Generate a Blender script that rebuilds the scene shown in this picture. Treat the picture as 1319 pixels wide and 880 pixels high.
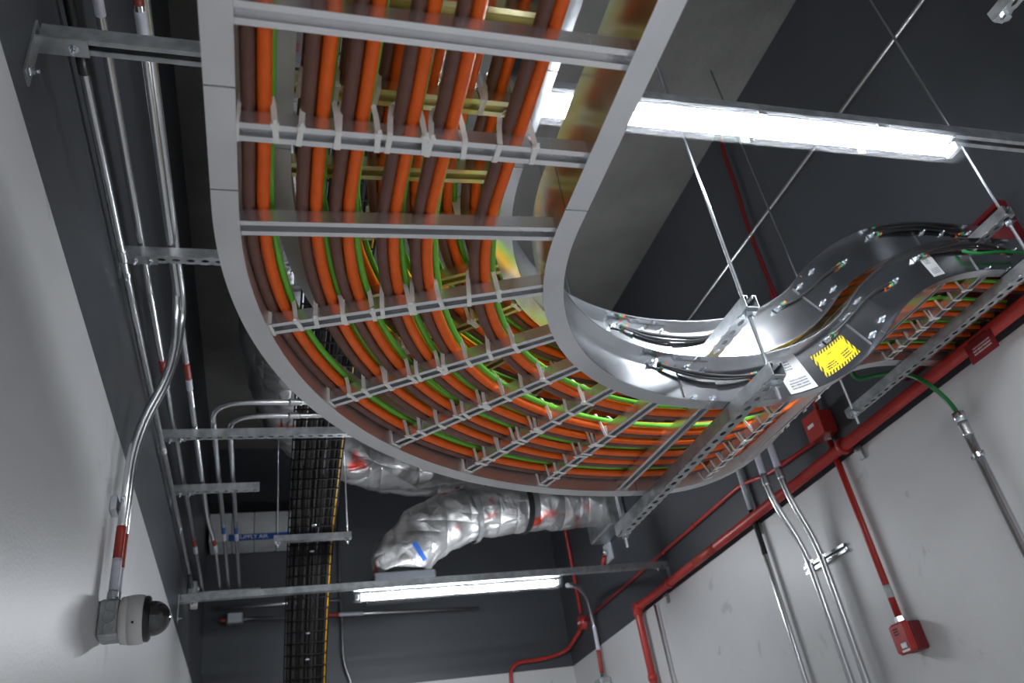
import bpy, math, random
from mathutils import Vector, Matrix, noise
random.seed(7)
PI = math.pi
for o in list(bpy.data.objects): bpy.data.objects.remove(o)
scene = bpy.context.scene
col = scene.collection
H = 1.6                      # camera height over the floor; everything is authored relative to the lens and lifted by H at the end

# ---------------------------------------------------------------- camera
R = ((0.95775412, -0.24741766, -0.14659994), (0.01454158, 0.5507675, -0.83453203), (0.28722045, 0.7971447, 0.53109768))
F = 1051.595
cam_d = bpy.data.cameras.new('camera'); cam = bpy.data.objects.new('camera', cam_d); col.objects.link(cam)
cam_d.sensor_fit = 'HORIZONTAL'; cam_d.sensor_width = 36.0; cam_d.lens = F/1319*36
cam.matrix_world = Matrix(((R[0][0], -R[1][0], -R[2][0], 0), (R[0][1], -R[1][1], -R[2][1], 0), (R[0][2], -R[1][2], -R[2][2], 0), (0, 0, 0, 1)))
cam_d.clip_start = 0.02
cam_d.dof.use_dof = True; cam_d.dof.focus_distance = 2.15; cam_d.dof.aperture_fstop = 4.5
scene.camera = cam

# ---------------------------------------------------------------- world, exposure
w = bpy.data.worlds.new('world'); scene.world = w; w.use_nodes = True
w.node_tree.nodes['Background'].inputs[0].default_value = (0.02, 0.022, 0.025, 1); w.node_tree.nodes['Background'].inputs[1].default_value = 0.2
vs = scene.view_settings
vs.view_transform = 'Standard'; vs.look = 'None'; vs.gamma = 1.0; vs.exposure = 1.32; vs.use_curve_mapping = False
LAMP = 60.0                  # strength of the tubes inside the light fixtures

# ---------------------------------------------------------------- room numbers
XL, XR, YF, YB, ZC, ZFL, ZP = -0.51, 2.89, 7.9, -4.3, 3.9, -1.6, 1.49

def ray(x, y):
    a, b = x-659.5, y-440
    return Vector((R[0][0]*a+R[1][0]*b+R[2][0]*F, R[0][1]*a+R[1][1]*b+R[2][1]*F, R[0][2]*a+R[1][2]*b+R[2][2]*F))
def PX(x, y, X): r = ray(x, y); return r*(X/r.x)
def PY(x, y, Y): r = ray(x, y); return r*(Y/r.y)
def PZ(x, y, Z): r = ray(x, y); return r*(Z/r.z)
V = Vector

# ---------------------------------------------------------------- materials
MATS = {}
def mat(name, color, rough=0.5, metal=0.0, var=0.0, vscale=8.0, bump=0.0, bscale=60.0, stretch=(1,1,1), color2=None, spec=0.5, rvar=0.0):
    m = bpy.data.materials.new(name); m.use_nodes = True
    nt = m.node_tree; b = nt.nodes['Principled BSDF']
    b.inputs['Base Color'].default_value = (*color, 1); b.inputs['Roughness'].default_value = rough; b.inputs['Metallic'].default_value = metal
    b.inputs['Specular IOR Level'].default_value = spec
    tc = nt.nodes.new('ShaderNodeTexCoord'); mp = nt.nodes.new('ShaderNodeMapping'); mp.inputs['Scale'].default_value = stretch
    nt.links.new(tc.outputs['Object'], mp.inputs['Vector'])
    if var > 0 or color2 or rvar > 0:
        n = nt.nodes.new('ShaderNodeTexNoise'); n.inputs['Scale'].default_value = vscale; n.inputs['Detail'].default_value = 5
        nt.links.new(mp.outputs[0], n.inputs['Vector'])
        if var > 0 or color2:
            r = nt.nodes.new('ShaderNodeValToRGB'); r.color_ramp.elements[0].position = 0.35; r.color_ramp.elements[1].position = 0.65
            lo = color2 if color2 else tuple(c*(1-var) for c in color)
            r.color_ramp.elements[0].color = (*lo, 1); r.color_ramp.elements[1].color = (*(min(1, c*(1+var*0.6)) for c in color), 1)
            nt.links.new(n.outputs['Fac'], r.inputs['Fac']); nt.links.new(r.outputs['Color'], b.inputs['Base Color'])
        if rvar > 0:
            mr = nt.nodes.new('ShaderNodeMapRange'); mr.inputs['To Min'].default_value = max(0.03, rough-rvar); mr.inputs['To Max'].default_value = rough+rvar
            nt.links.new(n.outputs['Fac'], mr.inputs['Value']); nt.links.new(mr.outputs[0], b.inputs['Roughness'])
    if bump > 0:
        n2 = nt.nodes.new('ShaderNodeTexNoise'); n2.inputs['Scale'].default_value = bscale; n2.inputs['Detail'].default_value = 4
        nt.links.new(mp.outputs[0], n2.inputs['Vector'])
        bp = nt.nodes.new('ShaderNodeBump'); bp.inputs['Strength'].default_value = bump; bp.inputs['Distance'].default_value = 0.02
        nt.links.new(n2.outputs['Fac'], bp.inputs['Height']); nt.links.new(bp.outputs[0], b.inputs['Normal'])
    MATS[name] = m
    return m

mat('aluminium', (0.74, 0.75, 0.77), 0.19, 1.0, 0.09, 4, rvar=0.08)
mat('aluminium_matt', (0.76, 0.76, 0.76), 0.40, 1.0, 0.06, 5, rvar=0.05)
mat('rung_reflect_tint', (0.86, 0.78, 0.46), 0.25, 0.9, 0.05, 6, rvar=0.05)  # upper rungs: warm reflection of the cables below, tinted into the base colour
mat('rung_alu', (0.82, 0.82, 0.83), 0.26, 0.9, 0.05, 6, rvar=0.05)
mat('galv', (0.48, 0.50, 0.51), 0.38, 0.85, 0.22, 22, rvar=0.12)
mat('emt', (0.66, 0.67, 0.68), 0.27, 0.95, 0.06, 10)
mat('zinc', (0.72, 0.76, 0.80), 0.22, 1.0, 0.05, 20)
mat('orange', (0.95, 0.135, 0.003), 0.45, 0, 0.06, 30, stretch=(1,1,1))
mat('brown', (0.165, 0.072, 0.052), 0.40, 0, 0.10, 30)
mat('green', (0.17, 0.55, 0.05), 0.36, 0, 0.05, 30)
mat('yellow', (0.80, 0.42, 0.01), 0.38)
mat('green_lead', (0.008, 0.16, 0.03), 0.4)
mat('black_rubber', (0.012, 0.012, 0.013), 0.42)
mat('data_black', (0.030, 0.026, 0.026), 0.85, spec=0.1)
mat('black_paint', (0.010, 0.010, 0.011), 0.35)
mat('nylon', (0.92, 0.89, 0.85), 0.42)
mat('red_paint', (0.42, 0.030, 0.022), 0.38, 0, 0.12, 6)
mat('red_dark', (0.13, 0.006, 0.008), 0.45, 0, 0.1, 6)
mat('red_tape', (0.33, 0.03, 0.015), 0.5)
mat('white_tape', (0.62, 0.62, 0.70), 0.5)
mat('blue_tape', (0.012, 0.07, 0.30), 0.5)
mat('white_plastic', (0.62, 0.61, 0.59), 0.45)
mat('dome_black', (0.012, 0.012, 0.013), 0.28)
mat('dome_glass', (0.03, 0.028, 0.03), 0.04, 0.0, spec=0.9)
mat('concrete', (0.16, 0.155, 0.145), 0.9, 0, 0.28, 1.3, 0.35, 18)
mat('floor_paint', (0.90, 0.89, 0.88), 0.45, 0, 0.08, 1.0)
mat('light_housing', (0.50, 0.53, 0.57), 0.35)
mat('paper', (0.78, 0.78, 0.77), 0.5)
mat('lug_green', (0.03, 0.22, 0.10), 0.45)
mat('lug_orange', (0.85, 0.16, 0.02), 0.45)
mat('duct_white', (0.50, 0.51, 0.51), 0.55, 0, 0.12, 5, 0.3, 12)
mat('duct_grey', (0.022, 0.024, 0.028), 0.6, 0.2, 0.1, 6)
mat('rack_black', (0.006, 0.006, 0.006), 0.6, spec=0.15)
mat('ink', (0.08, 0.08, 0.09), 0.6)

def wall_mat():
    m = bpy.data.materials.new('two_tone_wall'); m.use_nodes = True; nt = m.node_tree; b = nt.nodes['Principled BSDF']
    g = nt.nodes.new('ShaderNodeNewGeometry'); sx = nt.nodes.new('ShaderNodeSeparateXYZ'); nt.links.new(g.outputs['Position'], sx.inputs[0])
    c = nt.nodes.new('ShaderNodeMath'); c.operation = 'GREATER_THAN'; c.inputs[1].default_value = ZP+H; nt.links.new(sx.outputs['Z'], c.inputs[0])
    n = nt.nodes.new('ShaderNodeTexNoise'); n.inputs['Scale'].default_value = 1.1; n.inputs['Detail'].default_value = 8; n.inputs['Roughness'].default_value = 0.65
    nt.links.new(g.outputs['Position'], n.inputs['Vector'])
    def ramp(a, b2):
        r = nt.nodes.new('ShaderNodeValToRGB'); r.color_ramp.elements[0].position = 0.3; r.color_ramp.elements[1].position = 0.7
        r.color_ramp.elements[0].color = (*a, 1); r.color_ramp.elements[1].color = (*b2, 1); nt.links.new(n.outputs['Fac'], r.inputs['Fac']); return r
    rw = ramp((0.56, 0.56, 0.56), (0.62, 0.62, 0.62)); rd = ramp((0.052, 0.056, 0.064), (0.066, 0.071, 0.080))
    # faint scuffs on the white paint
    n3 = nt.nodes.new('ShaderNodeTexNoise'); n3.inputs['Scale'].default_value = 2.6; n3.inputs['Detail'].default_value = 3; n3.inputs['Distortion'].default_value = 2.0
    nt.links.new(g.outputs['Position'], n3.inputs['Vector'])
    sr = nt.nodes.new('ShaderNodeValToRGB'); e = sr.color_ramp.elements; e[0].position = 0.66; e[0].color = (1, 1, 1, 1); e[1].position = 0.72; e[1].color = (0.80, 0.80, 0.80, 1)
    nt.links.new(n3.outputs['Fac'], sr.inputs['Fac'])
    mu = nt.nodes.new('ShaderNodeMix'); mu.data_type = 'RGBA'; mu.blend_type = 'MULTIPLY'; mu.inputs[0].default_value = 1
    nt.links.new(rw.outputs[0], mu.inputs[6]); nt.links.new(sr.outputs[0], mu.inputs[7])
    mx = nt.nodes.new('ShaderNodeMix'); mx.data_type = 'RGBA'; nt.links.new(c.outputs[0], mx.inputs[0])
    nt.links.new(mu.outputs[2], mx.inputs[6]); nt.links.new(rd.outputs[0], mx.inputs[7]); nt.links.new(mx.outputs[2], b.inputs['Base Color'])
    b.inputs['Roughness'].default_value = 0.42; b.inputs['Specular IOR Level'].default_value = 0.4
    n2 = nt.nodes.new('ShaderNodeTexNoise'); n2.inputs['Scale'].default_value = 90; nt.links.new(g.outputs['Position'], n2.inputs['Vector'])
    bp = nt.nodes.new('ShaderNodeBump'); bp.inputs['Strength'].default_value = 0.06; bp.inputs['Distance'].default_value = 0.01
    nt.links.new(n2.outputs['Fac'], bp.inputs['Height']); nt.links.new(bp.outputs[0], b.inputs['Normal'])
    MATS['wall'] = m
wall_mat()

def foil_mat():
    m = bpy.data.materials.new('foil'); m.use_nodes = True; nt = m.node_tree; b = nt.nodes['Principled BSDF']
    b.inputs['Metallic'].default_value = 0.75; b.inputs['Roughness'].default_value = 0.38
    g = nt.nodes.new('ShaderNodeNewGeometry')
    v = nt.nodes.new('ShaderNodeTexVoronoi'); v.inputs['Scale'].default_value = 2.5; v.feature = 'F1'; v.distance = 'MINKOWSKI'
    n = nt.nodes.new('ShaderNodeTexNoise'); n.inputs['Scale'].default_value = 5; n.inputs['Detail'].default_value = 4; n.inputs['Distortion'].default_value = 2.2
    nt.links.new(g.outputs['Position'], v.inputs['Vector']); nt.links.new(g.outputs['Position'], n.inputs['Vector'])
    ad = nt.nodes.new('ShaderNodeMath'); ad.operation = 'ADD'; nt.links.new(v.outputs['Distance'], ad.inputs[0]); nt.links.new(n.outputs['Fac'], ad.inputs[1])
    bp = nt.nodes.new('ShaderNodeBump'); bp.inputs['Strength'].default_value = 0.35; bp.inputs['Distance'].default_value = 0.05
    nt.links.new(ad.outputs[0], bp.inputs['Height']); nt.links.new(bp.outputs[0], b.inputs['Normal'])
    # smeared red print on the foil jacket
    n2 = nt.nodes.new('ShaderNodeTexNoise'); n2.inputs['Scale'].default_value = 3.4; n2.inputs['Detail'].default_value = 6; nt.links.new(g.outputs['Position'], n2.inputs['Vector'])
    r = nt.nodes.new('ShaderNodeValToRGB'); e = r.color_ramp.elements; e[0].position = 0.60; e[0].color = (0.52, 0.52, 0.52, 1); e[1].position = 0.66; e[1].color = (0.75, 0.10, 0.08, 1)
    nt.links.new(n2.outputs['Fac'], r.inputs['Fac']); nt.links.new(r.outputs[0], b.inputs['Base Color'])
    MATS['foil'] = m
foil_mat()

def emit_mat(name, colr, strength):
    m = bpy.data.materials.new(name); m.use_nodes = True; nt = m.node_tree; b = nt.nodes['Principled BSDF']
    b.inputs['Base Color'].default_value = (0.9, 0.9, 0.9, 1); b.inputs['Emission Color'].default_value = (*colr, 1); b.inputs['Emission Strength'].default_value = strength
    MATS[name] = m
emit_mat('tube_glow', (0.97, 0.98, 1.0), LAMP)

def lens_mat():
    m = bpy.data.materials.new('clear_lens'); m.use_nodes = True; nt = m.node_tree
    for n in list(nt.nodes):
        if n.type == 'BSDF_PRINCIPLED': nt.nodes.remove(n)
    out = [n for n in nt.nodes if n.type == 'OUTPUT_MATERIAL'][0]
    t = nt.nodes.new('ShaderNodeBsdfTransparent'); t.inputs[0].default_value = (0.92, 0.94, 0.96, 1)
    g = nt.nodes.new('ShaderNodeBsdfGlossy'); g.inputs['Roughness'].default_value = 0.15
    d = nt.nodes.new('ShaderNodeBsdfTranslucent'); d.inputs[0].default_value = (0.85, 0.88, 0.92, 1)
    m1 = nt.nodes.new('ShaderNodeMixShader'); m1.inputs[0].default_value = 0.002; nt.links.new(t.outputs[0], m1.inputs[1]); nt.links.new(g.outputs[0], m1.inputs[2])
    m2 = nt.nodes.new('ShaderNodeMixShader'); m2.inputs[0].default_value = 0.004; nt.links.new(m1.outputs[0], m2.inputs[1]); nt.links.new(d.outputs[0], m2.inputs[2])
    nt.links.new(m2.outputs[0], out.inputs['Surface'])
    MATS['clear_lens'] = m
lens_mat()

def uvmask_nodes(nt):
    uv = nt.nodes.new('ShaderNodeUVMap'); uv.uv_map = 'UVMap'; s = nt.nodes.new('ShaderNodeSeparateXYZ'); nt.links.new(uv.outputs[0], s.inputs[0])
    def M(op, a, b=None):
        n = nt.nodes.new('ShaderNodeMath'); n.operation = op
        for i, x in enumerate((a, b)):
            if x is None: continue
            if isinstance(x, (int, float)): n.inputs[i].default_value = x
            else: nt.links.new(x, n.inputs[i])
        return n.outputs[0]
    return uv, s.outputs[0], s.outputs[1], M
def label_mat(name, base, ink, hazard, blocks, aspect):
    """printed label: base colour, rows of tiny illegible print inside the given u/v blocks, optional hazard border"""
    m = bpy.data.materials.new(name); m.use_nodes = True; nt = m.node_tree; b = nt.nodes['Principled BSDF']; b.inputs['Roughness'].default_value = 0.45
    uv, u, v, M = uvmask_nodes(nt)
    total = None
    for (u0, u1, v0, v1, rows) in blocks:
        ins = M('MULTIPLY', M('MULTIPLY', M('GREATER_THAN', u, u0), M('LESS_THAN', u, u1)), M('MULTIPLY', M('GREATER_THAN', v, v0), M('LESS_THAN', v, v1)))
        rw = M('LESS_THAN', M('FRACT', M('MULTIPLY', M('SUBTRACT', v, v0), rows/(v1-v0))), 0.55)
        nz = nt.nodes.new('ShaderNodeTexNoise'); nz.inputs['Scale'].default_value = 1.0
        mp = nt.nodes.new('ShaderNodeMapping'); mp.inputs['Scale'].default_value = (60, rows/(v1-v0)*0.5, 1); nt.links.new(uv.outputs[0], mp.inputs[0]); nt.links.new(mp.outputs[0], nz.inputs['Vector'])
        k = M('MULTIPLY', M('MULTIPLY', ins, rw), M('GREATER_THAN', nz.outputs['Fac'], 0.45))
        total = k if total is None else M('MAXIMUM', total, k)
    if hazard:
        bw = 0.13; bu = bw/aspect
        edge = M('MAXIMUM', M('MAXIMUM', M('LESS_THAN', u, bu), M('GREATER_THAN', u, 1-bu)), M('MAXIMUM', M('LESS_THAN', v, bw), M('GREATER_THAN', v, 1-bw)))
        st = M('LESS_THAN', M('FRACT', M('MULTIPLY', M('SUBTRACT', M('MULTIPLY', u, aspect), M('MULTIPLY', v, 0.6)), 6.0)), 0.5)
        total = M('MAXIMUM', total, M('MULTIPLY', edge, st))
    mx = nt.nodes.new('ShaderNodeMix'); mx.data_type = 'RGBA'; nt.links.new(total, mx.inputs[0])
    mx.inputs[6].default_value = (*base, 1); mx.inputs[7].default_value = (*ink, 1); nt.links.new(mx.outputs[2], b.inputs['Base Color'])
    MATS[name] = m
label_mat('caution_print', (0.60, 0.44, 0.0), (0.015, 0.015, 0.02), True, [(0.14, 0.42, 0.20, 0.46, 3), (0.62, 0.88, 0.20, 0.50, 3), (0.36, 0.50, 0.70, 0.78, 1)], 2.0)
label_mat('tag_print', (0.42, 0.42, 0.42), (0.10, 0.10, 0.11), False, [(0.12, 0.6, 0.62, 0.9, 4), (0.15, 0.85, 0.12, 0.4, 4)], 0.6)
label_mat('red_sign_print', (0.22, 0.010, 0.012), (0.6, 0.5, 0.5), False, [(0.2, 0.85, 0.3, 0.75, 3)], 2.0)

# ---------------------------------------------------------------- mesh builder
class MB:
    def __init__(s): s.v = []; s.f = []; s.sm = []; s.uv = {}
    def add(s, vs, fs, smooth=False):
        b = len(s.v); s.v += [V(q) for q in vs]
        for f in fs: s.f.append([i+b for i in f]); s.sm.append(smooth)
        return s
    def box(s, c, size, ax=None, bevel=0.0):
        c = V(c); ax = ax or (V((1,0,0)), V((0,1,0)), V((0,0,1)))
        h = [q/2 for q in size]
        if bevel <= 0:
            vs = [c+ax[0]*(i*h[0])+ax[1]*(j*h[1])+ax[2]*(k*h[2]) for i in (-1,1) for j in (-1,1) for k in (-1,1)]
            s.add(vs, [(0,1,3,2),(4,6,7,5),(0,4,5,1),(2,3,7,6),(0,2,6,4),(1,5,7,3)])
        else:
            bv = bevel; ring = []
            for (zz, ins) in ((-h[2], bv), (-h[2]+bv, 0), (h[2]-bv, 0), (h[2], bv)):
                a, b2 = h[0]-ins, h[1]-ins
                pts = [(a-bv, -b2), (a, -b2+bv), (a, b2-bv), (a-bv, b2), (-a+bv, b2), (-a, b2-bv), (-a, -b2+bv), (-a+bv, -b2)]
                ring.append([c+ax[0]*p+ax[1]*q+ax[2]*zz for p, q in pts])
            vs = [q for r in ring for q in r]; fs = []
            for k in range(3):
                for i in range(8): fs.append((k*8+i, k*8+(i+1) % 8, (k+1)*8+(i+1) % 8, (k+1)*8+i))
            fs.append(tuple(range(7, -1, -1))); fs.append(tuple(range(24, 32)))
            s.add(vs, fs)
        return s
    def tube(s, pts, r, n=12, cap=True, smooth=True):
        pts = [V(p) for p in pts]; m = len(pts)
        rr = r if isinstance(r, (list, tuple)) else [r]*m
        t0 = (pts[1]-pts[0]).normalized(); up = V((0,0,1)) if abs(t0.z) < 0.9 else V((1,0,0))
        a = t0.cross(up).normalized(); vs = []
        for i, p in enumerate(pts):
            t = (pts[min(i+1, m-1)]-pts[max(i-1, 0)]).normalized()
            a = (a-t*a.dot(t)).normalized(); b = t.cross(a)
            for k in range(n):
                an = 2*PI*k/n; vs.append(p+(a*math.cos(an)+b*math.sin(an))*rr[i])
        fs = [(i*n+k, i*n+(k+1) % n, (i+1)*n+(k+1) % n, (i+1)*n+k) for i in range(m-1) for k in range(n)]
        base = len(s.v); s.add(vs, fs, smooth)
        if cap:
            s.f.append([base+k for k in range(n-1, -1, -1)]); s.sm.append(False)
            s.f.append([base+(m-1)*n+k for k in range(n)]); s.sm.append(False)
        return s
    def cyl(s, a, b, r, n=16): return s.tube([a, b], r, n)
    def hexa(s, a, b, r): return s.tube([a, b], r, 6, smooth=False)
    def lathe(s, o, axis, prof, n=28):
        o = V(o); ax = V(axis).normalized(); up = V((0,0,1)) if abs(ax.z) < 0.9 else V((1,0,0))
        a = ax.cross(up).normalized(); b = ax.cross(a)
        vs = [o+ax*h+(a*math.cos(2*PI*k/n)+b*math.sin(2*PI*k/n))*r for (h, r) in prof for k in range(n)]
        fs = [(i*n+k, i*n+(k+1) % n, (i+1)*n+(k+1) % n, (i+1)*n+k) for i in range(len(prof)-1) for k in range(n)]
        base = len(s.v); s.add(vs, fs, True)
        s.f.append([base+k for k in range(n)]); s.sm.append(False)
        s.f.append([base+(len(prof)-1)*n+k for k in range(n)]); s.sm.append(False)
        return s
    def sweep(s, prof, frames, cap=True):
        """closed 2-D outline (o, h) carried along frames of (point, o-axis, h-axis)"""
        n = len(prof); m = len(frames)
        vs = [p+o*a+u*h for (p, o, u) in frames for (a, h) in prof]
        fs = [(i*n+k, i*n+(k+1) % n, (i+1)*n+(k+1) % n, (i+1)*n+k) for i in range(m-1) for k in range(n)]
        base = len(s.v); s.add(vs, fs)
        if cap:
            s.f.append([base+k for k in range(n-1, -1, -1)]); s.sm.append(False)
            s.f.append([base+(m-1)*n+k for k in range(n)]); s.sm.append(False)
        return s
    def holed(s, c, L, W, th, ax, pitch, hl, hw, hexlike=False):
        """flat strip with a row of real oval slots; ax = (length, width, normal)"""
        c = V(c); k = max(1, round(L/pitch)); p = L/k; N = 16
        for i in range(k):
            cc = c+ax[0]*(-L/2+p*(i+0.5)); out = []; inn = []
            for j in range(N):
                an = 2*PI*(j+0.5)/N; cs, sn = math.cos(an), math.sin(an)
                sc = min((p/2)/abs(cs) if abs(cs) > 1e-6 else 9, (W/2)/abs(sn) if abs(sn) > 1e-6 else 9)
                out.append((cs*sc, sn*sc)); inn.append((cs*hl/2, sn*hw/2))
            vs = []
            for z in (-th/2, th/2):
                for lst in (out, inn): vs += [cc+ax[0]*a+ax[1]*b+ax[2]*z for a, b in lst]
            fs = []
            for j in range(N):
                q = (j+1) % N
                fs += [(j, q, N+q, N+j), (2*N+j, 3*N+j, 3*N+q, 2*N+q), (N+j, N+q, 3*N+q, 3*N+j), (j, 2*N+j, 2*N+q, q)]
            s.add(vs, fs)
        return s
    def mesh(s, name, off):
        me = bpy.data.meshes.new(name); me.from_pydata([tuple(v-off) for v in s.v], [], s.f); me.polygons.foreach_set('use_smooth', s.sm); me.update()
        return me
    def origin(s):
        lo = [min(v[i] for v in s.v) for i in range(3)]; hi = [max(v[i] for v in s.v) for i in range(3)]
        return V(((lo[0]+hi[0])/2, (lo[1]+hi[1])/2, lo[2]))
    def build(s, name, m, parent=None):
        off = s.origin(); me = s.mesh(name, off); me.materials.append(MATS[m])
        return place(name, me, off, parent)
def wpos(o): return o['_w'] if '_w' in o else None
WP = {}
def place(name, me, at, parent=None, rot=None):
    o = bpy.data.objects.new(name, me); col.objects.link(o)
    at = V(at); WP[o.name] = at
    if parent is not None: o.parent = parent; o.location = at-WP[parent.name]
    else: o.location = at
    if rot is not None: o.rotation_euler = rot.to_euler()
    return o
def tag(o, label, cat, group=None, kind=None):
    if label: o['label'] = label
    if cat: o['category'] = cat
    if group: o['group'] = group
    if kind: o['kind'] = kind
    return o
def thing(name, at, label, cat, group=None):
    e = bpy.data.objects.new(name, None); e.empty_display_size = 0.05; col.objects.link(e); e.location = V(at); WP[e.name] = V(at)
    return tag(e, label, cat, group)
def struct(name, mb, m, parent=None):
    o = mb.build(name, m, parent)
    if parent is None: o['kind'] = 'structure'
    return o
def smooth_path(pts, k=8):
    """Catmull-Rom through the points"""
    pts = [V(p) for p in pts]; out = []
    for i in range(len(pts)-1):
        p0 = pts[max(i-1, 0)]; p1 = pts[i]; p2 = pts[i+1]; p3 = pts[min(i+2, len(pts)-1)]
        for j in range(k):
            t = j/k
            out.append(0.5*((2*p1)+(p2-p0)*t+(2*p0-5*p1+4*p2-p3)*t*t+(3*p1-p0-3*p2+p3)*t*t*t))
    out.append(pts[-1]); return out
def bent(pts, r=0.12, k=7):
    """polyline with its corners rounded, like bent conduit"""
    pts = [V(p) for p in pts]; out = [pts[0]]
    for i in range(1, len(pts)-1):
        a, b, c = pts[i-1], pts[i], pts[i+1]; d1 = (a-b); d2 = (c-b); q = min(r, d1.length*0.48, d2.length*0.48)
        p = b+d1.normalized()*q; s = b+d2.normalized()*q
        for j in range(k+1):
            t = j/k; out.append(p*(1-t)**2+b*2*t*(1-t)+s*t*t)
    out.append(pts[-1]); return out

# ================================================================ the room
T = 0.2
struct('floor', MB().box(((XL+XR)/2, (YF+YB)/2, ZFL-T/2), (XR-XL+2*T, YF-YB+2*T, T)), 'floor_paint')
struct('ceiling', MB().box(((XL+XR)/2, (YF+YB)/2, ZC+T/2), (XR-XL+2*T, YF-YB+2*T, T)), 'concrete')
zc = (ZC+ZFL)/2; zh = ZC-ZFL
struct('wall_left', MB().box((XL-T/2, (YF+YB)/2, zc), (T, YF-YB, zh)), 'wall')
struct('wall_right', MB().box((XR+T/2, (YF+YB)/2, zc), (T, YF-YB, zh)), 'wall')
struct('wall_far', MB().box(((XL+XR)/2, YF+T/2, zc), (XR-XL+2*T, T, zh)), 'wall')
struct('wall_back', MB().box(((XL+XR)/2, YB-T/2, zc), (XR-XL+2*T, T, zh)), 'wall')

# ================================================================ cable trays
class Tray:
    """centre line of a ladder tray: straight, ninety degree bend, level run, vertical offset, level run"""
    def __init__(s, xc, half, z0, cy, xs, RR, y0=-0.7, xe=2.875):
        s.half = half; s.z0 = z0; CX = 1.267; r = CX-xc; pts = []; d = 0.03
        n = int((cy-y0)/d); 
        for i in range(n): pts.append((V((xc, y0+(cy-y0)*i/n, z0)), V((1,0,0)), V((0,0,1))))
        n = 52
        for i in range(n):
            a = PI/2*i/n; pts.append((V((CX-r*math.cos(a), cy+r*math.sin(a), z0)), V((math.cos(a), -math.sin(a), 0)), V((0,0,1))))
        yr = cy+r; n = max(1, int((xs-CX)/d))
        for i in range(n): pts.append((V((CX+(xs-CX)*i/n, yr, z0)), V((0,-1,0)), V((0,0,1))))
        n = 26
        for i in range(n):
            a = PI/4*i/n; pts.append((V((xs+RR*math.sin(a), yr, z0+RR*(1-math.cos(a)))), V((0,-1,0)), V((-math.sin(a), 0, math.cos(a)))))
        x2 = xs+2*RR*math.sin(PI/4); z2 = z0+2*RR*(1-math.cos(PI/4))
        for i in range(n):
            a = PI/4*(1-i/n); pts.append((V((x2-RR*math.sin(a), yr, z2-RR*(1-math.cos(a)))), V((0,-1,0)), V((-math.sin(a), 0, math.cos(a)))))
        n = max(2, int((xe-x2)/d))
        for i in range(n+1): pts.append((V((x2+(xe-x2)*i/n, yr, z2)), V((0,-1,0)), V((0,0,1))))
        s.p = pts; s.s = [0.0]
        for i in range(1, len(pts)): s.s.append(s.s[-1]+(pts[i][0]-pts[i-1][0]).length)
        s.L = s.s[-1]; s.cy = cy; s.r = r; s.y0 = y0; s.CX = CX; s.xs = xs; s.x2 = x2; s.z2 = z2; s.yr = yr
    def at(s, d):
        d = min(max(d, 0), s.L); lo = 0; hi = len(s.s)-1
        while hi-lo > 1:
            m = (lo+hi)//2
            if s.s[m] <= d: lo = m
            else: hi = m
        t = (d-s.s[lo])/max(1e-9, s.s[hi]-s.s[lo]); a, b = s.p[lo], s.p[hi]
        return a[0].lerp(b[0], t), a[1].lerp(b[1], t).normalized(), a[2].lerp(b[2], t).normalized()
    def sY(s, y): return y-s.y0
    def sA(s, deg): return s.cy-s.y0+s.r*math.radians(deg)
    def sX(s, x):       # arc length where the centre line passes x on the run to the right
        k = len(s.p)-1
        while k > 0 and s.p[k-1][0].x > x: k -= 1
        a = s.p[k-1][0].x; b = s.p[k][0].x
        return s.s[k-1]+(s.s[k]-s.s[k-1])*(x-a)/max(1e-9, b-a)
    def sXn(s, x, off):  # arc length where the rail at lateral offset off passes x
        best = 0
        for k in range(len(s.p)):
            q = s.p[k][0]+s.p[k][1]*off
            if q.x <= x: best = s.s[k]
        return best
    def pt(s, d, u, v): p, r, up = s.at(d); return p+r*u+up*v
    def frames(s, a, b, step=0.022):
        n = max(2, int((b-a)/step)); return [s.at(a+(b-a)*i/n) for i in range(n+1)]

FL, TH, RH = 0.044, 0.004, 0.154
RAIL_R = [(0,0),(FL,0),(FL,TH),(TH,TH),(TH,RH-TH),(FL,RH-TH),(FL,RH),(0,RH)]
RAIL_L = [(-a, h) for a, h in RAIL_R][::-1]
LOW = Tray(0.24, 0.29, 1.0, 1.1, 1.29, 0.93)
UPP = Tray(0.255, 0.215, 1.222, 1.175, 1.293, 0.88)
ORD = ['first', 'second', 'third', 'fourth', 'fifth', 'sixth', 'seventh', 'eighth', 'ninth', 'tenth', 'eleventh', 'twelfth', 'thirteenth', 'fourteenth', 'fifteenth', 'sixteenth', 'seventeenth', 'eighteenth', 'nineteenth', 'twentieth', 'twenty-first', 'twenty-second', 'twenty-third', 'twenty-fourth', 'twenty-fifth']

def rung_mesh(half, name, m='rung_alu'):
    w, h, t, lip = 0.038, 0.028, 0.003, 0.011
    prof = [(-w/2, h), (-w/2, 0), (-w/2+lip, 0), (-w/2+lip, t), (-w/2+t, t), (-w/2+t, h-t), (w/2-t, h-t), (w/2-t, t), (w/2-lip, t), (w/2-lip, 0), (w/2, 0), (w/2, h)]
    mb = MB(); mb.sweep(prof, [(V((-half, 0, 0)), V((0,1,0)), V((0,0,1))), (V((half, 0, 0)), V((0,1,0)), V((0,0,1)))])
    me = mb.mesh(name, V((0,0,0))); me.materials.append(MATS[m]); return me
def bolt_mesh():
    mb = MB(); mb.cyl((0,0,0), (0,0,0.003), 0.011, 12); mb.hexa((0,0,0.003), (0,0,0.010), 0.0078); mb.cyl((0,0,0.010), (0,0,0.020), 0.0042, 8)
    me = mb.mesh('bolt', V((0,0,0))); me.materials.append(MATS['zinc']); return me
BOLT = bolt_mesh()
def frame_rot(x, y, z): return Matrix((x, y, z)).transposed()
RUNG_Z = 0.010
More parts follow.
